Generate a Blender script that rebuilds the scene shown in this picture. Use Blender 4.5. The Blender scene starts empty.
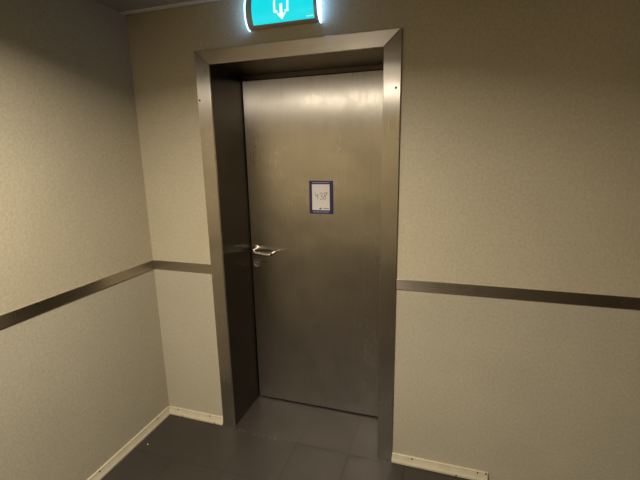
import bpy, bmesh, math
from mathutils import Vector, Matrix, Euler

scene = bpy.context.scene
COL = scene.collection

# ------------------------------------------------------------------ dimensions (metres)
WI = 0.865            # clear opening width
XL, XR = -WI / 2, WI / 2
HI = 2.05             # clear opening height
FWL, FWR, FWT = 0.079, 0.0768, 0.068     # casing widths: latch side, hinge side, head
PROUD = 0.012         # casing stands proud of the wall
DEPTH = 0.3144        # depth of the reveal
LEAF_TOP = 2.025
XC = -0.9123          # left wall
ZC = 2.332            # ceiling
XRW = 3.4            # right wall (out of frame)
YB = -3.9             # wall behind the camera
RAIL_T, RAIL_H = 1.0137, 0.0524

# ------------------------------------------------------------------ node helpers
def new_mat(name):
    m = bpy.data.materials.new(name)
    m.use_nodes = True
    nt = m.node_tree
    b = nt.nodes['Principled BSDF']
    return m, nt, b

def N(nt, kind, **kw):
    n = nt.nodes.new(kind)
    for k, v in kw.items():
        if k in n.inputs.keys() if hasattr(n.inputs, 'keys') else False:
            n.inputs[k].default_value = v
        else:
            setattr(n, k, v)
    return n

def L(nt, a, b):
    nt.links.new(a, b)

def srgb(r, g, b):
    def f(c):
        c /= 255.0
        return c / 12.92 if c <= 0.04045 else ((c + 0.055) / 1.055) ** 2.4
    return (f(r), f(g), f(b), 1.0)

def noise(nt, scale, detail=3.0, rough=0.55, stretch=(1, 1, 1), coord='Object'):
    tc = nt.nodes.new('ShaderNodeTexCoord')
    mp = nt.nodes.new('ShaderNodeMapping')
    mp.inputs['Scale'].default_value = stretch
    L(nt, tc.outputs[coord], mp.inputs['Vector'])
    n = nt.nodes.new('ShaderNodeTexNoise')
    n.inputs['Scale'].default_value = scale
    n.inputs['Detail'].default_value = detail
    n.inputs['Roughness'].default_value = rough
    L(nt, mp.outputs['Vector'], n.inputs['Vector'])
    return n.outputs['Fac']

def ramp(nt, fac, lo, hi, a=0.0, b=1.0):
    r = nt.nodes.new('ShaderNodeMapRange')
    r.inputs['From Min'].default_value = lo
    r.inputs['From Max'].default_value = hi
    r.inputs['To Min'].default_value = a
    r.inputs['To Max'].default_value = b
    L(nt, fac, r.inputs['Value'])
    return r.outputs['Result']

def math_(nt, op, a, b=None):
    n = nt.nodes.new('ShaderNodeMath')
    n.operation = op
    for i, v in enumerate((a, b)):
        if v is None:
            continue
        if isinstance(v, (int, float)):
            n.inputs[i].default_value = v
        else:
            L(nt, v, n.inputs[i])
    return n.outputs[0]

def mix(nt, fac, a, b):
    n = nt.nodes.new('ShaderNodeMix')
    n.data_type = 'RGBA'
    if isinstance(fac, (int, float)):
        n.inputs[0].default_value = fac
    else:
        L(nt, fac, n.inputs[0])
    for idx, v in ((6, a), (7, b)):
        if isinstance(v, tuple):
            n.inputs[idx].default_value = v
        else:
            L(nt, v, n.inputs[idx])
    return n.outputs[2]

def blob(nt, cx, cz, rx, rz, ang=0.0):
    """mask of one elliptical mark on a wall-parallel surface (object space x, z)"""
    tc = nt.nodes.new('ShaderNodeTexCoord')
    sep = nt.nodes.new('ShaderNodeSeparateXYZ')
    L(nt, tc.outputs['Object'], sep.inputs[0])
    x = math_(nt, 'SUBTRACT', sep.outputs['X'], cx)
    z = math_(nt, 'SUBTRACT', sep.outputs['Z'], cz)
    ca, sa = math.cos(ang), math.sin(ang)
    u = math_(nt, 'ADD', math_(nt, 'MULTIPLY', x, ca / rx), math_(nt, 'MULTIPLY', z, sa / rx))
    v = math_(nt, 'ADD', math_(nt, 'MULTIPLY', x, -sa / rz), math_(nt, 'MULTIPLY', z, ca / rz))
    d = math_(nt, 'ADD', math_(nt, 'MULTIPLY', u, u), math_(nt, 'MULTIPLY', v, v))
    n = nt.nodes.new('ShaderNodeMapRange')
    n.interpolation_type = 'SMOOTHSTEP'
    n.inputs['From Min'].default_value = 1.0
    n.inputs['From Max'].default_value = 0.15
    L(nt, d, n.inputs['Value'])
    return n.outputs['Result']

def bump(nt, b, h, strength, dist):
    n = nt.nodes.new('ShaderNodeBump')
    n.inputs['Strength'].default_value = strength
    n.inputs['Distance'].default_value = dist
    L(nt, h, n.inputs['Height'])
    L(nt, n.outputs['Normal'], b.inputs['Normal'])

# ------------------------------------------------------------------ materials
def wall_paint(name, base, dark, flecks=()):
    m, nt, b = new_mat(name)
    big = noise(nt, 3.0, 4)
    grain = noise(nt, 90, 3, 0.7, (1, 1, 0.8))
    weave = noise(nt, 420, 1, 0.5, (1, 1, 0.35))
    c = mix(nt, ramp(nt, big, 0.3, 0.7), base, dark)
    g = ramp(nt, math_(nt, 'ADD', grain, math_(nt, 'MULTIPLY', weave, 0.5)), 0.5, 1.0)
    c = mix(nt, math_(nt, 'MULTIPLY', g, 0.55), c, tuple(v * 0.55 for v in base[:3]) + (1,))
    for (x, z, rx, rz, a, s) in flecks:
        k = math_(nt, 'MULTIPLY', blob(nt, x, z, rx, rz, a), s)
        c = mix(nt, k, c, srgb(205, 205, 196))
    L(nt, c, b.inputs['Base Color'])
    b.inputs['Roughness'].default_value = 0.62
    b.inputs['Specular IOR Level'].default_value = 0.35
    bump(nt, b, g, 0.35, 0.0006)
    return m

FLECKS = [(-0.474, 2.146, 0.0035, 0.016, 0.1, .6), (-0.466, 2.128, 0.010, 0.004, 0.3, .5),
          (-0.440, 2.140, 0.0035, 0.012, -0.3, .45), (-0.428, 2.150, 0.003, 0.008, 0.5, .4),
          (-0.452, 2.155, 0.003, 0.006, 0.2, .4), (-0.493, 2.124, 0.008, 0.004, 0.0, .6)]
M_UP = wall_paint('wall_vinyl_upper', srgb(197, 184, 154), srgb(189, 176, 146), FLECKS)
M_LO = wall_paint('wall_vinyl_lower', srgb(190, 180, 154), srgb(182, 172, 147))

def steel(name, col, rough=0.34, aniso=0.75, marks=(), vert=True):
    m, nt, b = new_mat(name)
    st = (60, 60, 1.2) if vert else (1.2, 60, 60)
    brush = noise(nt, 4, 3, 0.5, st)
    smudge = noise(nt, 4.5, 4, 0.6)
    c = mix(nt, ramp(nt, brush, 0.25, 0.75), tuple(v * 0.90 for v in col[:3]) + (1,), col)
    c = mix(nt, math_(nt, 'MULTIPLY', ramp(nt, smudge, 0.52, 0.72), 0.22), c,
            tuple(v * 0.62 for v in col[:3]) + (1,))
    r = math_(nt, 'ADD', ramp(nt, smudge, 0.3, 0.7, rough - 0.03, rough + 0.05),
              ramp(nt, brush, 0.3, 0.7, -0.02, 0.02))
    for (x, z, rx, rz, a, s) in marks:
        k = math_(nt, 'MULTIPLY', blob(nt, x, z, rx, rz, a), abs(s))
        tgt = srgb(246, 240, 226) if s > 0 else srgb(70, 60, 48)
        c = mix(nt, k, c, tgt)
        r = math_(nt, 'ADD', r, math_(nt, 'MULTIPLY', k, 0.12))
    L(nt, c, b.inputs['Base Color'])
    L(nt, r, b.inputs['Roughness'])
    b.inputs['Metallic'].default_value = 1.0
    b.inputs['Anisotropic'].default_value = aniso
    tg = nt.nodes.new('ShaderNodeTangent')
    tg.direction_type = 'UV_MAP'
    tg.uv_map = 'brush'
    L(nt, tg.outputs[0], b.inputs['Tangent'])
    return m

DOOR_MARKS = [(0.146, 1.632, 0.011, 0.013, 0.3, .55), (0.139, 1.645, 0.0028, 0.014, 0.5, .8),
              (0.155, 1.640, 0.0028, 0.013, -0.6, .8), (0.147, 1.626, 0.012, 0.003, 0.1, .8),
              (0.149, 1.69, 0.002, 0.045, 0.02, .4), (-0.115, 1.475, 0.003, 0.06, 0.0, .16),
              (0.155, 1.50, 0.003, 0.06, 0.0, .16), (0.10, 1.565, 0.012, 0.003, 0.5, .2),
              (0.218, 0.905, 0.014, 0.0022, -0.5, .6), (-0.06, 1.545, 0.02, 0.004, 0.3, .10),
              (-0.355, 0.955, 0.05, 0.012, 0.1, -.25)]
ST = srgb(212, 203, 188)
M_DOOR = steel('brushed_steel_door', ST, 0.30, 1.0, DOOR_MARKS)
M_CASE = steel('brushed_steel_vertical', srgb(208, 199, 184), 0.29, 1.0)
M_CASEH = steel('brushed_steel_horizontal', srgb(208, 199, 184), 0.36, 0.8, (), False)
M_LINE = steel('brushed_steel_lining_shaded', srgb(112, 105, 94), 0.34, 0.5)  # casing steel with the shade of the reveal put into its colour
M_RAIL = steel('brushed_steel_rail', srgb(188, 178, 162), 0.30, 0.8, (), False)

def simple(name, col, rough=0.5, metal=0.0, var=0.12, scale=40, spec=0.5):
    m, nt, b = new_mat(name)
    n = noise(nt, scale, 3)
    c = mix(nt, ramp(nt, n, 0.35, 0.65), tuple(v * (1 - var) for v in col[:3]) + (1,), col)
    L(nt, c, b.inputs['Base Color'])
    b.inputs['Roughness'].default_value = rough
    b.inputs['Metallic'].default_value = metal
    b.inputs['Specular IOR Level'].default_value = spec
    return m

M_BASE = simple('cream_plastic_skirting', srgb(196, 184, 154), 0.42, 0, 0.10, 18)
M_CEIL = simple('grey_ceiling_panel', srgb(158, 156, 153), 0.45, 0, 0.10, 5)
M_CTRIM = simple('pale_ceiling_trim', srgb(226, 224, 220), 0.35, 0, 0.05, 12)
M_DARK = simple('dark_gasket_and_strips', srgb(28, 25, 22), 0.6)
M_SCREW = simple('dark_screw_head', srgb(34, 30, 26), 0.5)
M_CHROME = simple('polished_steel', srgb(190, 181, 168), 0.22, 1.0, 0.05, 30)
M_SATIN = simple('satin_steel', srgb(190, 180, 164), 0.38, 1.0, 0.05, 30)
M_CAP = simple('silver_end_cap', srgb(214, 216, 218), 0.25, 0.6, 0.03, 30)
M_BODY = simple('bronze_grey_sign_housing', srgb(178, 164, 148), 0.4, 0.2, 0.05, 30)
M_INDIGO = simple('indigo_frame_card', srgb(36, 27, 78), 0.45, 0, 0.08, 60)
M_PALE = simple('pale_violet_print', srgb(176, 166, 200), 0.5, 0, 0.05, 60)
M_PAPER = simple('off_white_paper', srgb(226, 216, 204), 0.7, 0, 0.03, 60)
M_INK = simple('grey_pen_ink', srgb(86, 78, 84), 0.6, 0, 0.05, 60)
M_PRINT = simple('dark_green_grey_print', srgb(72, 78, 72), 0.6, 0, 0.05, 60)

def emit(name, col, s):
    m, nt, b = new_mat(name)
    n = noise(nt, 14, 1)
    c = mix(nt, ramp(nt, n, 0.3, 0.7), tuple(v * 0.94 for v in col[:3]) + (1,), col)
    L(nt, c, b.inputs['Emission Color'])
    b.inputs['Emission Strength'].default_value = s
    b.inputs['Base Color'].default_value = tuple(v * 0.5 for v in col[:3]) + (1,)
    b.inputs['Roughness'].default_value = 0.3
    return m

M_GREEN = emit('lit_turquoise_panel', srgb(20, 214, 224), 1.08)
M_WHITE = emit('lit_white_pictogram', srgb(250, 255, 252), 1.05)
M_RIM = emit('edge_lit_acrylic', srgb(140, 192, 255), 9.0)
M_LAMP = emit('lamp_diffuser', srgb(255, 238, 212), 3.0)

def floor_mat():
    m, nt, b = new_mat('dark_floor_tiles')
    tc = nt.nodes.new('ShaderNodeTexCoord')
    sep = nt.nodes.new('ShaderNodeSeparateXYZ')
    L(nt, tc.outputs['Object'], sep.inputs[0])
    def joint(o, off):
        a = math_(nt, 'ADD', o, 30.0 - off)
        a = math_(nt, 'MODULO', a, 0.3)
        a = math_(nt, 'ABSOLUTE', math_(nt, 'SUBTRACT', a, 0.15))
        return a              # 0.15 right at the joint
    jx = joint(sep.outputs['X'], -0.021)
    jy = joint(sep.outputs['Y'], -0.033)
    jy = math_(nt, 'MULTIPLY', jy, ramp(nt, sep.outputs['Y'], 0.2, 0.1))
    mx = math_(nt, 'MAXIMUM', jx, jy)
    g = math_(nt, 'MULTIPLY', ramp(nt, mx, 0.1474, 0.1488), ramp(nt, noise(nt, 2.2, 3, 0.6), 0.35, 0.62, 0.30, 1.0))
    # per-tile tone
    cell = nt.nodes.new('ShaderNodeTexWhiteNoise')
    cell.noise_dimensions = '2D'
    comb = nt.nodes.new('ShaderNodeCombineXYZ')
    fx = math_(nt, 'FLOOR', math_(nt, 'DIVIDE', math_(nt, 'ADD', sep.outputs['X'], 30.021), 0.3))
    fy = math_(nt, 'FLOOR', math_(nt, 'DIVIDE', math_(nt, 'ADD', sep.outputs['Y'], 30.033), 0.3))
    L(nt, fx, comb.inputs[0]); L(nt, fy, comb.inputs[1])
    L(nt, comb.outputs[0], cell.inputs['Vector'])
    tone = ramp(nt, cell.outputs['Value'], 0, 1, 0.0, 1.0)
    c = mix(nt, tone, srgb(50, 44, 38), srgb(55, 49, 42))
    sp = noise(nt, 260, 2, 0.6)
    c = mix(nt, math_(nt, 'MULTIPLY', ramp(nt, sp, 0.52, 0.72), 0.45), c, srgb(80, 72, 62))
    cl = noise(nt, 5, 4, 0.6)
    c = mix(nt, math_(nt, 'MULTIPLY', ramp(nt, cl, 0.45, 0.7), 0.30), c, srgb(58, 51, 44))
    c = mix(nt, g, c, srgb(26, 23, 20))
    # pale dried crumbs of filler in the joint along the front of the door recess
    jc = ramp(nt, math_(nt, 'ABSOLUTE', math_(nt, 'ADD', sep.outputs['Y'], 0.031)), 0.012, 0.004)
    rx = math_(nt, 'MULTIPLY', ramp(nt, sep.outputs['X'], -0.49, -0.42), ramp(nt, sep.outputs['X'], -0.02, -0.16))
    cr = ramp(nt, noise(nt, 60, 3, 0.7), 0.56, 0.62)
    k = math_(nt, 'MULTIPLY', math_(nt, 'MULTIPLY', jc, rx), cr)
    c = mix(nt, math_(nt, 'MULTIPLY', k, 0.55), c, srgb(150, 140, 122))
    L(nt, c, b.inputs['Base Color'])
    L(nt, ramp(nt, cl, 0.3, 0.7, 0.36, 0.5), b.inputs['Roughness'])
    b.inputs['Specular IOR Level'].default_value = 0.4
    h = math_(nt, 'SUBTRACT', math_(nt, 'MULTIPLY', sp, 0.25), g)
    bump(nt, b, h, 0.4, 0.001)
    return m
M_FLOOR = floor_mat()

# ------------------------------------------------------------------ mesh helpers
def finish(name, bm, mats, parent=None, brush=None, bevel=0.0, smooth=False, kind=None, loc=None):
    """link ONE mesh object; brush = unit vector along which the highlight is drawn out"""
    if not isinstance(mats, (list, tuple)):
        mats = [mats]
    bmesh.ops.recalc_face_normals(bm, faces=bm.faces)
    if bevel:
        bmesh.ops.bevel(bm, geom=list(bm.edges), offset=bevel, segments=2, profile=0.5,
                        affect='EDGES', clamp_overlap=True)
    if loc is not None:
        bmesh.ops.translate(bm, verts=bm.verts, vec=-Vector(loc))
    if brush is not None:
        uv = bm.loops.layers.uv.new('brush')
        for f in bm.faces:
            n = f.normal
            u = Vector(brush)
            u = u - n * n.dot(u)
            if u.length < 0.2:
                u = Vector((0, 0, 1)) if abs(n.z) < 0.9 else Vector((0, 1, 0))
                u = u - n * n.dot(u)
            u.normalize()
            v = n.cross(u)
            for l in f.loops:
                l[uv].uv = (l.vert.co.dot(u), l.vert.co.dot(v))
    me = bpy.data.meshes.new(name)
    bm.to_mesh(me)
    bm.free()
    for m in mats:
        me.materials.append(m)
    if smooth:
        for p in me.polygons:
            p.use_smooth = True
    o = bpy.data.objects.new(name, me)
    COL.objects.link(o)
    if loc is not None:
        o.location = loc
    if parent is not None:
        o.parent = parent
        w = Vector((0, 0, 0))
        q = parent
        while q is not None:
            w += q.location
            q = q.parent
        o.location = Vector(o.location) - w
    if kind:
        o['kind'] = kind
    return o

def box(bm, x0, x1, y0, y1, z0, z1, mat=0):
    vs = [bm.verts.new(p) for p in ((x0, y0, z0), (x1, y0, z0), (x1, y1, z0), (x0, y1, z0),
                                    (x0, y0, z1), (x1, y0, z1), (x1, y1, z1), (x0, y1, z1))]
    for q in ((0, 1, 2, 3), (4, 7, 6, 5), (0, 4, 5, 1), (1, 5, 6, 2), (2, 6, 7, 3), (3, 7, 4, 0)):
        f = bm.faces.new([vs[i] for i in q])
        f.material_index = mat
    return vs

def prism(bm, poly, a0, a1, axis, mat=0):
    """extrude a 2D polygon along an axis; poly coordinates fill the other two axes in order"""
    def P(p, a):
        if axis == 'x': return (a, p[0], p[1])
        if axis == 'y': return (p[0], a, p[1])
        return (p[0], p[1], a)
    A = [bm.verts.new(P(p, a0)) for p in poly]
    B = [bm.verts.new(P(p, a1)) for p in poly]
    n = len(poly)
    fs = [bm.faces.new(A), bm.faces.new(B[::-1])]
    for i in range(n):
        fs.append(bm.faces.new((A[i], B[i], B[(i + 1) % n], A[(i + 1) % n])))
    for f in fs:
        f.material_index = mat

def lathe_y(bm, cx, cz, prof, seg=28):
    """revolve (radius, y) pairs about the y direction through (cx, cz)"""
    rings = []
    for r, y in prof:
        if r < 1e-6:
            rings.append([bm.verts.new((cx, y, cz))])
        else:
            rings.append([bm.verts.new((cx + r * math.cos(2 * math.pi * k / seg), y,
                                        cz + r * math.sin(2 * math.pi * k / seg))) for k in range(seg)])
    for A, B in zip(rings, rings[1:]):
        for k in range(seg):
            k2 = (k + 1) % seg
            if len(A) == 1:
                bm.faces.new((A[0], B[k], B[k2]))
            elif len(B) == 1:
                bm.faces.new((A[k], B[0], A[k2]))
            else:
                bm.faces.new((A[k], B[k], B[k2], A[k2]))

def tube(bm, pts, r, seg=14, squash=1.0):
    """round bar along a smooth path"""
    P = [Vector(p) for p in pts]
    for _ in range(3):                                  # corner cutting
        Q = [P[0]]
        for a, b in zip(P, P[1:]):
            Q += [a.lerp(b, 0.25), a.lerp(b, 0.75)]
        Q.append(P[-1])
        P = Q
    rings = []
    up = Vector((0, 0, 1))
    for i, p in enumerate(P):
        t = (P[min(i + 1, len(P) - 1)] - P[max(i - 1, 0)]).normalized()
        s = t.cross(up).normalized()
        w = s.cross(t).normalized()
        rings.append([bm.verts.new(p + s * (r * squash * math.cos(2 * math.pi * k / seg)) +
                                   w * (r * math.sin(2 * math.pi * k / seg))) for k in range(seg)])
    for A, B in zip(rings, rings[1:]):
        for k in range(seg):
            bm.faces.new((A[k], B[k], B[(k + 1) % seg], A[(k + 1) % seg]))
    bm.faces.new(rings[0][::-1])
    bm.faces.new(rings[-1])

def ribbon(bm, pts, w, y0, y1, fy=None):
    """pen or print stroke in the x-z plane with a small thickness in y"""
    P = [Vector((p[0], p[1])) for p in pts]
    n = len(P)
    Lft, Rgt = [], []
    for i in range(n):
        t = (P[min(i + 1, n - 1)] - P[max(i - 1, 0)])
        if t.length < 1e-9:
            t = Vector((1, 0))
        t.normalize()
        k = Vector((-t.y, t.x)) * (w / 2)
        Lft.append(P[i] + k)
        Rgt.append(P[i] - k)
    def V(p, y):
        return bm.verts.new((p.x, y + (fy(p.y) if fy else 0.0), p.y))
    a = [V(p, y0) for p in Lft]; b = [V(p, y0) for p in Rgt]
    c = [V(p, y1) for p in Lft]; d = [V(p, y1) for p in Rgt]
    for i in range(n - 1):
        bm.faces.new((a[i], a[i + 1], b[i + 1], b[i]))
        bm.faces.new((c[i], d[i], d[i + 1], c[i + 1]))
        bm.faces.new((a[i], c[i], c[i + 1], a[i + 1]))
        bm.faces.new((b[i], b[i + 1], d[i + 1], d[i]))
    bm.faces.new((a[0], b[0], d[0], c[0]))
    bm.faces.new((a[-1], c[-1], d[-1], b[-1]))

def smooth2(pts, it=2, closed=False):
    P = [Vector(p) for p in pts]
    for _ in range(it):
        Q = [P[0]]
        for a, b in zip(P, P[1:]):
            Q += [a.lerp(b, 0.25), a.lerp(b, 0.75)]
        Q.append(P[-1])
        P = Q
    return P

def empty(name, loc):
    o = bpy.data.objects.new(name, None)
    COL.objects.link(o)
    o.location = loc
    o.empty_display_size = 0.1
    return o

# ------------------------------------------------------------------ the room
YW = DEPTH + 0.07      # back of the thick door wall
bm = bmesh.new()
XO0, XO1, ZO = XL - 0.004, XR + 0.004, HI + 0.004
SPLIT = RAIL_T - RAIL_H / 2
box(bm, XC - 0.1, XO0, 0, YW, 0, SPLIT, 1)
box(bm, XC - 0.1, XO0, 0, YW, SPLIT, ZC + 0.1, 0)
box(bm, XO1, XRW + 0.1, 0, YW, 0, SPLIT, 1)
box(bm, XO1, XRW + 0.1, 0, YW, SPLIT, ZC + 0.1, 0)
box(bm, XO0, XO1, 0, YW, ZO, ZC + 0.1, 0)
finish('wall_back', bm, [M_UP, M_LO], kind='structure')

bm = bmesh.new()
box(bm, XC - 0.1, XC, YB, 0, 0, SPLIT, 1)
box(bm, XC - 0.1, XC, YB, 0, SPLIT, ZC + 0.1, 0)
finish('wall_left', bm, [M_UP, M_LO], kind='structure')
bm = bmesh.new()
box(bm, XRW, XRW + 0.1, YB, 0, 0, SPLIT, 1)
box(bm, XRW, XRW + 0.1, YB, 0, SPLIT, ZC + 0.1, 0)
finish('wall_right', bm, [M_UP, M_LO], kind='structure')
bm = bmesh.new()
box(bm, XC - 0.1, XRW + 0.1, YB - 0.1, YB, 0, SPLIT, 1)
box(bm, XC - 0.1, XRW + 0.1, YB - 0.1, YB, SPLIT, ZC + 0.1, 0)
finish('wall_front', bm, [M_UP, M_LO], kind='structure')

bm = bmesh.new()
box(bm, XC - 0.1, XRW + 0.1, YB - 0.1, YW, -0.1, 0)
finish('floor', bm, M_FLOOR, kind='structure')
bm = bmesh.new()
box(bm, XC, XRW, YB, 0, ZC + 0.008, ZC + 0.1)
x = XC
while x < XRW:                                        # metal ceiling planks with open joints
    box(bm, x + 0.003, min(x + 0.297, XRW), YB, -0.034, ZC, ZC + 0.008)
    x += 0.3
finish('ceiling', bm, M_CEIL, kind='structure')
bm = bmesh.new()
box(bm, XC, XRW, -0.034, -0.008, ZC - 0.006, ZC + 0.006)
box(bm, XC, XRW, -0.008, -0.0002, ZC - 0.003, ZC + 0.006, 1)      # dark strip standing in for the shadow gap at the wall
finish('trim_4', bm, [M_CTRIM, M_DARK], kind='structure')

# steel rub rails
def rail(name, bx, brush):
    bm = bmesh.new()
    box(bm, *bx, RAIL_T - RAIL_H, RAIL_T)
    return finish(name, bm, M_RAIL, kind='structure', bevel=0.0018, brush=brush)
rail('trim_1', (XC + 0.006, XL - FWL - 0.0005, -0.006, 0), (0, 0, 1))
rail('trim_2', (XR + FWR + 0.0005, XRW, -0.006, 0), (0, 0, 1))
rail('trim_3', (XC, XC + 0.006, YB, 0), (0, 0, 1))

# cream coved skirting
COVE = [(0, 0), (-0.021, 0), (-0.021, 0.009), (-0.016, 0.018), (-0.0115, 0.030), (-0.0085, 0.041),
        (-0.0085, 0.044), (-0.006, 0.046), (0, 0.046)]
def screw_on(parent, x, y, z, axis, r=0.0045):
    bm = bmesh.new()
    bmesh.ops.create_cone(bm, cap_ends=True, segments=14, radius1=r, radius2=r * 0.8, depth=0.003)
    if axis == 'y':
        bmesh.ops.rotate(bm, verts=bm.verts, cent=(0, 0, 0), matrix=Matrix.Rotation(math.pi / 2, 3, 'X'))
    elif axis == 'x':
        bmesh.ops.rotate(bm, verts=bm.verts, cent=(0, 0, 0), matrix=Matrix.Rotation(math.pi / 2, 3, 'Y'))
    bmesh.ops.translate(bm, verts=bm.verts, vec=(x, y, z))
    o = finish('screw', bm, M_SCREW, parent, loc=(x, y, z))
    return o

bm = bmesh.new()
prism(bm, COVE, XC, XL - FWL - 0.001, 'x')
bb = finish('baseboard_back', bm, M_BASE, kind='structure')
for x, z, y in ((-0.835, 0.038, -0.0095), (-0.603, 0.038, -0.0095), (-0.80, 0.006, -0.021), (-0.567, 0.006, -0.021)):
    screw_on(bb, x, y, z, 'y')
bm = bmesh.new()
prism(bm, COVE, XR + FWR + 0.001, 0.982, 'x')
bb = finish('baseboard_right', bm, M_BASE, kind='structure')
for x, z, y in ((0.615, 0.037, -0.0098), (0.835, 0.006, -0.021), (0.935, 0.037, -0.0098), (0.973, 0.041, -0.0088)):
    screw_on(bb, x, y, z, 'y')
bm = bmesh.new()
prism(bm, [(XC - p[0], p[1]) for p in COVE], YB, 0.0, 'y')
bb = finish('baseboard_left', bm, M_BASE, kind='structure')
for y, z in ((-0.12, 0.038), (-0.55, 0.038), (-0.95, 0.038)):
    screw_on(bb, XC + 0.0095, y, z, 'x')

# ------------------------------------------------------------------ the door
door = empty('door_1', (0, DEPTH, 0))
door['kind'] = 'structure'
door['label'] = 'brushed stainless steel door set back in a deep steel frame'

# leaf
bm = bmesh.new()
box(bm, XL + 0.006, XR - 0.006, DEPTH, DEPTH + 0.045, 0.008, LEAF_TOP - 0.004)
leaf = finish('door_leaf', bm, M_DOOR, door, brush=(1, 0, 0), bevel=0.0015, loc=(0, 0, 0))

# casings, mitred at the top corners
def casing(poly, m, brush):
    bm = bmesh.new()
    prism(bm, poly, -PROUD, 0.0, 'y')
    return finish('frame_casing', bm, m, door, brush=brush, bevel=0.0022, loc=(0, 0, 0))
XA, XB, ZT = XL - FWL, XR + FWR, HI + FWT
c1 = casing([(XA, 0.0), (XL, 0.0), (XL, HI), (XA, ZT)], M_CASE, (1, 0, 0))
c2 = casing([(XR, 0.0), (XB, 0.0), (XB, ZT), (XR, HI)], M_CASE, (1, 0, 0))
c3 = casing([(XL, HI), (XR, HI), (XB, ZT), (XA, ZT)], M_CASEH, (0, 0, 1))
screw_on(c1, -0.500, -PROUD - 0.0008, 1.883, 'y', 0.0055)
screw_on(c2, 0.489, -PROUD - 0.0008, 1.881, 'y', 0.0055)

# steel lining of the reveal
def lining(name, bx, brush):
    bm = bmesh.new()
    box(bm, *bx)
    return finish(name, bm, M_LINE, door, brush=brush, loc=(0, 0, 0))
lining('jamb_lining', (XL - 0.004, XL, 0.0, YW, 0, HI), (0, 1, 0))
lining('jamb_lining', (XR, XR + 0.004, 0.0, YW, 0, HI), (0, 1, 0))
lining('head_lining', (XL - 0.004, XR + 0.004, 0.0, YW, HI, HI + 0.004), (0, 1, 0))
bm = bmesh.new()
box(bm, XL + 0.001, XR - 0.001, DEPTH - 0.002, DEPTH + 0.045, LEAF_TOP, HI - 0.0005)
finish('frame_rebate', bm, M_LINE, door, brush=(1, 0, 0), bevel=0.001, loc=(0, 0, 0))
# dark rubber seal behind the gaps round the leaf
bm = bmesh.new()
box(bm, XL + 0.0005, XL + 0.016, DEPTH + 0.046, DEPTH + 0.060, 0, HI - 0.001)
box(bm, XR - 0.016, XR - 0.0005, DEPTH + 0.046, DEPTH + 0.060, 0, HI - 0.001)
box(bm, XL + 0.016, XR - 0.016, DEPTH + 0.046, DEPTH + 0.060, 0, 0.03)
finish('seal', bm, M_DARK, door, loc=(0, 0, 0))

# lever handle: bar runs to the right and returns to the leaf
HX, HZ = -0.393, 1.034
bm = bmesh.new()
tube(bm, [(HX, DEPTH - 0.002, HZ), (HX, DEPTH - 0.040, HZ), (HX + 0.004, DEPTH - 0.058, HZ - 0.005),
          (HX + 0.020, DEPTH - 0.062, HZ - 0.010), (HX + 0.075, DEPTH - 0.062, HZ - 0.014), (HX + 0.104, DEPTH - 0.062, HZ - 0.015),
          (HX + 0.124, DEPTH - 0.058, HZ - 0.014), (HX + 0.128, DEPTH - 0.035, HZ - 0.012), (HX + 0.127, DEPTH - 0.012, HZ - 0.010)], 0.0105)
lev = finish('lever_handle', bm, M_CHROME, door, smooth=True, loc=(HX, DEPTH, HZ))
bm = bmesh.new()
lathe_y(bm, HX, HZ, [(0, DEPTH - 0.0085), (0.021, DEPTH - 0.0085), (0.0245, DEPTH - 0.007), (0.0262, DEPTH - 0.004), (0.0265, DEPTH), (0, DEPTH)])
finish('rosette', bm, M_CHROME, lev, loc=(HX, DEPTH, HZ))
KX, KZ = -0.390, 0.946
bm = bmesh.new()
lathe_y(bm, KX, KZ, [(0, DEPTH - 0.005), (0.019, DEPTH - 0.0055), (0.0235, DEPTH - 0.0065), (0.0258, DEPTH - 0.003), (0.026, DEPTH), (0, DEPTH)])
kr = finish('lock_rosette', bm, M_SATIN, door, loc=(KX, DEPTH, KZ))
bm = bmesh.new()
lathe_y(bm, KX, KZ, [(0, DEPTH - 0.0075), (0.0075, DEPTH - 0.0075), (0.0085, DEPTH - 0.0065), (0.0085, DEPTH - 0.0045), (0, DEPTH - 0.0045)], 16)
finish('lock_cylinder', bm, M_SATIN, kr, loc=(KX, DEPTH, KZ))
# thin dark line across the lining on the latch side
bm = bmesh.new()
box(bm, XL - 0.0002, XL + 0.0006, 0.004, DEPTH - 0.004, 1.036, 1.0385)
finish('lining_line', bm, M_DARK, door, loc=(0, 0, 0))

# ------------------------------------------------------------------ number card on the door
SX0, SX1, SZ0, SZ1 = -0.034, 0.108, 1.2695, 1.4585
SC = ((SX0 + SX1) / 2, DEPTH, (SZ0 + SZ1) / 2)
sign = empty('number_card', (SC[0], DEPTH - 0.0002, SZ0))
sign['label'] = 'small indigo-bordered card handwritten 438 fixed on the steel door'
sign['category'] = 'sign'
Y0 = DEPTH - 0.0002
bm = bmesh.new()
box(bm, SX0, SX1, Y0 - 0.0035, Y0, SZ0, SZ1)
fr = finish('card_frame', bm, M_INDIGO, sign, bevel=0.0008, loc=SC)
PX0, PX1, PZ0, PZ1 = SX0 + 0.0175, SX1 - 0.0195, SZ0 + 0.0215, SZ1 - 0.0195
bm = bmesh.new()
box(bm, PX0, PX1, Y0 - 0.0042, Y0 - 0.0034, PZ0, PZ1)
pp = finish('paper', bm, M_PAPER, sign, loc=SC)
bm = bmesh.new()
box(bm, SX0 + 0.02, SX1 - 0.022, Y0 - 0.0039, Y0 - 0.0034, SZ1 - 0.0115, SZ1 - 0.0085)
finish('printed_line', bm, M_PALE, fr, loc=SC)
bm = bmesh.new()
xx = SX0 + 0.022
for i, w in enumerate((.012, .006, .015, .009, .004, .013, .008, .012, .007)):
    box(bm, xx, xx + w, Y0 - 0.0039, Y0 - 0.0034, SZ0 + 0.0085 + 0.0004 * (i % 2), SZ0 + 0.0125)
    xx += w + 0.0022
    if xx > SX1 - 0.028: break
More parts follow.
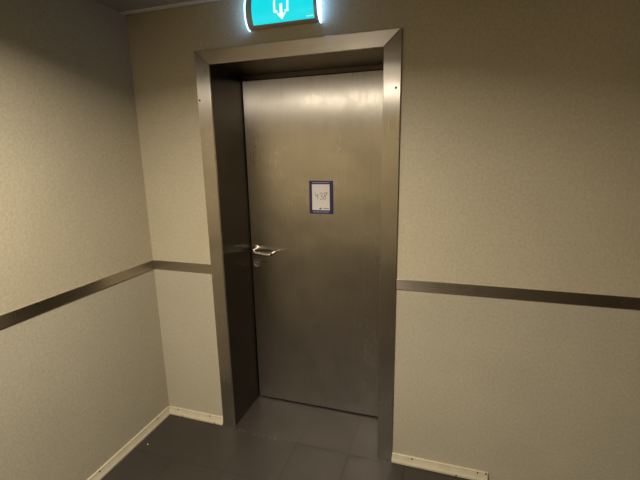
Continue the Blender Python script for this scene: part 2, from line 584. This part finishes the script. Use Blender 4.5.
finish('printed_line', bm, M_PALE, fr, loc=SC)
# handwriting, drawn as pen strokes
def W(u, v):    # card-relative fractions of the paper
    return (PX0 + u * (PX1 - PX0), PZ1 - v * (PZ1 - PZ0))
strokes = [
    [(.20, .32), (.17, .42), (.19, .46), (.30, .44), (.36, .43)],
    [(.33, .37), (.33, .46), (.31, .58)],
    [(.44, .38), (.50, .33), (.58, .33), (.60, .38), (.55, .43), (.49, .45), (.56, .46), (.61, .50), (.58, .57), (.50, .59), (.45, .56)],
    [(.86, .34), (.82, .31), (.75, .32), (.70, .36), (.71, .41), (.77, .45), (.79, .51), (.75, .57), (.67, .58), (.64, .53), (.70, .47), (.79, .41), (.86, .36), (.87, .33)],
]
bm = bmesh.new()
for s in strokes:
    ribbon(bm, smooth2([W(*q) for q in s]), 0.0023, Y0 - 0.0046, Y0 - 0.0041)
finish('handwriting', bm, M_INK, pp, loc=SC)
bm = bmesh.new()
ribbon(bm, [W(.40, .945), W(.44, .945), W(.50, .945), W(.545, .945)], 0.0055, Y0 - 0.0045, Y0 - 0.0041)
ribbon(bm, [W(.475, .90), W(.475, .97)], 0.004, Y0 - 0.00465, Y0 - 0.00405)
x = .64
for w in (.05, .03, .06, .04, .05):
    ribbon(bm, [W(x, .935), W(x + w, .935)], 0.005, Y0 - 0.0045, Y0 - 0.0041)
    x += w + .016
finish('small_print', bm, M_PRINT, pp, loc=SC)

# ------------------------------------------------------------------ illuminated exit sign above the door
EX0, EX1 = -0.194, 0.144
EZ0, EZ1, ED = 2.180, 2.322, 0.041
EZC, EH = (EZ0 + EZ1) / 2, (EZ1 - EZ0) / 2
ex = empty('exit_sign', ((EX0 + EX1) / 2, 0.0, EZ0))
ex['label'] = 'lit turquoise exit sign with white down arrow mounted above the door'
ex['category'] = 'exit sign'
EC = ((EX0 + EX1) / 2, 0.0, EZC)
def prof_y(z, d=ED, h=EH):
    t = max(-1.0, min(1.0, (z - EZC) / h))
    return -d * math.sqrt(max(0.0, 1 - abs(t) ** 2.2))
def arc(d, h, n=22):
    pts = []
    for i in range(n + 1):
        a = -math.pi / 2 + math.pi * i / n
        z = EZC + h * math.sin(a)
        pts.append((prof_y(z, d, h) - 0.002, z))
    return [(0.0, EZC - h)] + pts + [(0.0, EZC + h)]
bm = bmesh.new()
prism(bm, arc(ED, EH), EX0, EX1, 'x')
finish('housing', bm, M_BODY, ex, loc=EC)
for a, b, a2, b2 in ((EX0 - 0.006, EX0, EX0 - 0.0085, EX0 - 0.006), (EX1, EX1 + 0.004, EX1 + 0.004, EX1 + 0.0075)):
    bm = bmesh.new()
    prism(bm, arc(ED + 0.002, EH), a, b, 'x')
    cap = finish('end_cap', bm, M_BODY, ex, loc=EC)
    bm = bmesh.new()
    prism(bm, arc(ED + 0.006, EH + 0.003), a2, b2, 'x')
    rim = finish('acrylic_side_plate', bm, M_RIM, cap, loc=EC)
    rim['label'] = 'clear side plate glowing pale blue white'
# curved lit panel
GX0, GX1, GZ0, GZ1 = -0.168, 0.129, 2.1925, 2.3095
bm = bmesh.new()
n = 16
front, back = [], []
for i in range(n + 1):
    z = GZ0 + (GZ1 - GZ0) * i / n
    yy = prof_y(z) - 0.002
    front.append([bm.verts.new((GX0, yy - 0.0015, z)), bm.verts.new((GX1, yy - 0.0015, z))])
    back.append([bm.verts.new((GX0, yy + 0.001, z)), bm.verts.new((GX1, yy + 0.001, z))])
for i in range(n):
    bm.faces.new((front[i][0], front[i][1], front[i + 1][1], front[i + 1][0]))
    bm.faces.new((back[i][0], back[i + 1][0], back[i + 1][1], back[i][1]))
    for k in (0, 1):
        bm.faces.new((front[i][k], front[i + 1][k], back[i + 1][k], back[i][k]))
bm.faces.new((front[0][0], back[0][0], back[0][1], front[0][1]))
bm.faces.new((front[n][0], front[n][1], back[n][1], back[n][0]))
panel = finish('light_panel', bm, M_GREEN, ex, loc=EC)
fy = lambda z: prof_y(z) - 0.002
def seg(a, b, k=8):
    return [(a[0] + (b[0] - a[0]) * i / k, a[1] + (b[1] - a[1]) * i / k) for i in range(k + 1)]
# doorway outline with an open bottom
bm = bmesh.new()
UX0, UX1, UZB, UZT = -0.0545, 0.009, 2.2325, 2.300
ribbon(bm, seg((UX0, UZB - 0.0035), (UX0, UZT)), 0.0085, -0.0026, -0.0014, fy)
ribbon(bm, seg((UX1, UZB - 0.0035), (UX1, UZT)), 0.0085, -0.0026, -0.0014, fy)
ribbon(bm, seg((UX0 - 0.004, UZT), (UX1 + 0.004, UZT), 2), 0.0085, -0.0026, -0.0014, fy)
ribbon(bm, [(UX0, UZB), (UX0 + 0.014, UZB)], 0.008, -0.0026, -0.0014, fy)
ribbon(bm, [(UX1 - 0.014, UZB), (UX1, UZB)], 0.008, -0.0026, -0.0014, fy)
finish('doorway_outline', bm, M_WHITE, panel, loc=EC)
bm = bmesh.new()
AX = -0.0225
ribbon(bm, seg((AX, 2.221), (AX, 2.262)), 0.0125, -0.0026, -0.0014, fy)
rows = 6
tip, top = 2.2015, 2.2245
pa, pb = [], []
for i in range(rows + 1):
    z = tip + (top - tip) * i / rows
    w = 0.0005 + 0.0215 * i / rows
    pa.append([bm.verts.new((AX - w, fy(z) - 0.0027, z)), bm.verts.new((AX + w, fy(z) - 0.0027, z))])
    pb.append([bm.verts.new((AX - w, fy(z) - 0.0014, z)), bm.verts.new((AX + w, fy(z) - 0.0014, z))])
for i in range(rows):
    bm.faces.new((pa[i][0], pa[i][1], pa[i + 1][1], pa[i + 1][0]))
    bm.faces.new((pb[i][0], pb[i + 1][0], pb[i + 1][1], pb[i][1]))
    for k in (0, 1):
        bm.faces.new((pa[i][k], pa[i + 1][k], pb[i + 1][k], pb[i][k]))
bm.faces.new((pa[0][0], pb[0][0], pb[0][1], pa[0][1]))
bm.faces.new((pa[rows][0], pa[rows][1], pb[rows][1], pb[rows][0]))
finish('arrow', bm, M_WHITE, panel, loc=EC)
bm = bmesh.new()
x = 0.094
for w in (.006, .004, .007, .005, .004):
    ribbon(bm, [(x, 2.2015), (x + w, 2.2015)], 0.0022, -0.0024, -0.0014, fy)
    x += w + .0013
finish('small_print', bm, M_WHITE, panel, loc=EC)

# ------------------------------------------------------------------ a crumb on the floor
bm = bmesh.new()
bmesh.ops.create_icosphere(bm, subdivisions=2, radius=0.003)
for v in bm.verts:
    k = 1 + 0.25 * math.sin(9 * v.co.x * 300 + 5) * math.cos(700 * v.co.y + 2)
    v.co = Vector((v.co.x * 1.2 * k, v.co.y * 0.9 * k, max(v.co.z, -0.0025) * 0.8 + 0.002))
cb = finish('crumb', bm, M_PAPER, loc=(0, 0, 0))
cb.location = (-0.838, -0.285, 0.0)
cb['label'] = 'tiny white crumb lying on the dark floor near the left skirting'
cb['category'] = 'crumb'

# ------------------------------------------------------------------ ceiling luminaire behind the viewer
LX0, LX1, LY, LZ = -0.66, 0.20, -2.80, ZC
lum = empty('ceiling_luminaire', ((LX0 + LX1) / 2, LY, LZ))
lum['label'] = 'long warm ceiling luminaire in front of the door'
lum['category'] = 'ceiling light'
LC = ((LX0 + LX1) / 2, LY, LZ)
bm = bmesh.new()
box(bm, LX0 - 0.02, LX1 + 0.02, LY - 0.075, LY - 0.055, LZ - 0.03, LZ)
box(bm, LX0 - 0.02, LX1 + 0.02, LY + 0.055, LY + 0.075, LZ - 0.03, LZ)
box(bm, LX0 - 0.02, LX0, LY - 0.055, LY + 0.055, LZ - 0.03, LZ)
box(bm, LX1, LX1 + 0.02, LY - 0.055, LY + 0.055, LZ - 0.03, LZ)
finish('light_frame', bm, M_CTRIM, lum, loc=LC)
bm = bmesh.new()
box(bm, LX0, LX1, LY - 0.055, LY + 0.055, LZ - 0.026, LZ - 0.004)
finish('diffuser', bm, M_LAMP, lum, loc=LC)

ld = bpy.data.lights.new('lamp', 'AREA')
ld.shape = 'RECTANGLE'
ld.size, ld.size_y = LX1 - LX0, 0.10
ld.energy = 41
ld.color = (1.0, 0.925, 0.82)
lo = bpy.data.objects.new('lamp', ld)
COL.objects.link(lo)
lo.parent = lum
lo.location = (0, 0, -0.030)

# ------------------------------------------------------------------ recessed downlight over the door lobby
DX, DY = -0.02, -1.35
dl = empty('downlight', (DX, DY, ZC))
dl['label'] = 'round recessed ceiling downlight nearest the steel door'
dl['category'] = 'ceiling light'
bm = bmesh.new()
prof = [(0.078, ZC - 0.001), (0.082, ZC - 0.005), (0.098, ZC - 0.005), (0.102, ZC - 0.0005)]
rings = []
for rr, zz in prof:
    rings.append([bm.verts.new((DX + rr * math.cos(k * math.pi / 18), DY + rr * math.sin(k * math.pi / 18), zz)) for k in range(36)])
for q in range(4):
    A, B = rings[q], rings[(q + 1) % 4]
    for k in range(36):
        bm.faces.new((A[k], B[k], B[(k + 1) % 36], A[(k + 1) % 36]))
finish('trim_ring', bm, M_CTRIM, dl, loc=(DX, DY, ZC))
bm = bmesh.new()
bmesh.ops.create_cone(bm, cap_ends=True, segments=36, radius1=0.077, radius2=0.077, depth=0.003)
bmesh.ops.translate(bm, verts=bm.verts, vec=(DX, DY, ZC - 0.002))
finish('diffuser', bm, M_LAMP, dl, loc=(DX, DY, ZC))
dd = bpy.data.lights.new('downlight_lamp', 'AREA')
dd.shape = 'DISK'
dd.size = 0.15
dd.energy = 40
dd.spread = math.radians(153)
dd.color = (1.0, 0.925, 0.82)
do = bpy.data.objects.new('downlight_lamp', dd)
COL.objects.link(do)
do.parent = dl
do.location = (0, 0, -0.006)

# ------------------------------------------------------------------ world and camera
w = bpy.data.worlds.new('World')
scene.world = w
w.use_nodes = True
w.node_tree.nodes['Background'].inputs[0].default_value = (0.02, 0.018, 0.015, 1)
w.node_tree.nodes['Background'].inputs[1].default_value = 1.0

cd = bpy.data.cameras.new('camera')
cam = bpy.data.objects.new('camera', cd)
COL.objects.link(cam)
cam.location = (0.71936, -1.82864, 1.60294)
cam.rotation_mode = 'XYZ'
cam.rotation_euler = (1.3567742, 0.0174578, 0.3095196)
cd.sensor_fit = 'HORIZONTAL'
cd.sensor_width = 36.0
cd.lens = 392.318 * 36.0 / 640.0
cd.clip_start = 0.02
scene.camera = cam

vs = scene.view_settings
vs.view_transform = 'Standard'
vs.look = 'None'
vs.gamma = 1.0
vs.use_curve_mapping = False
vs.exposure = 0.0
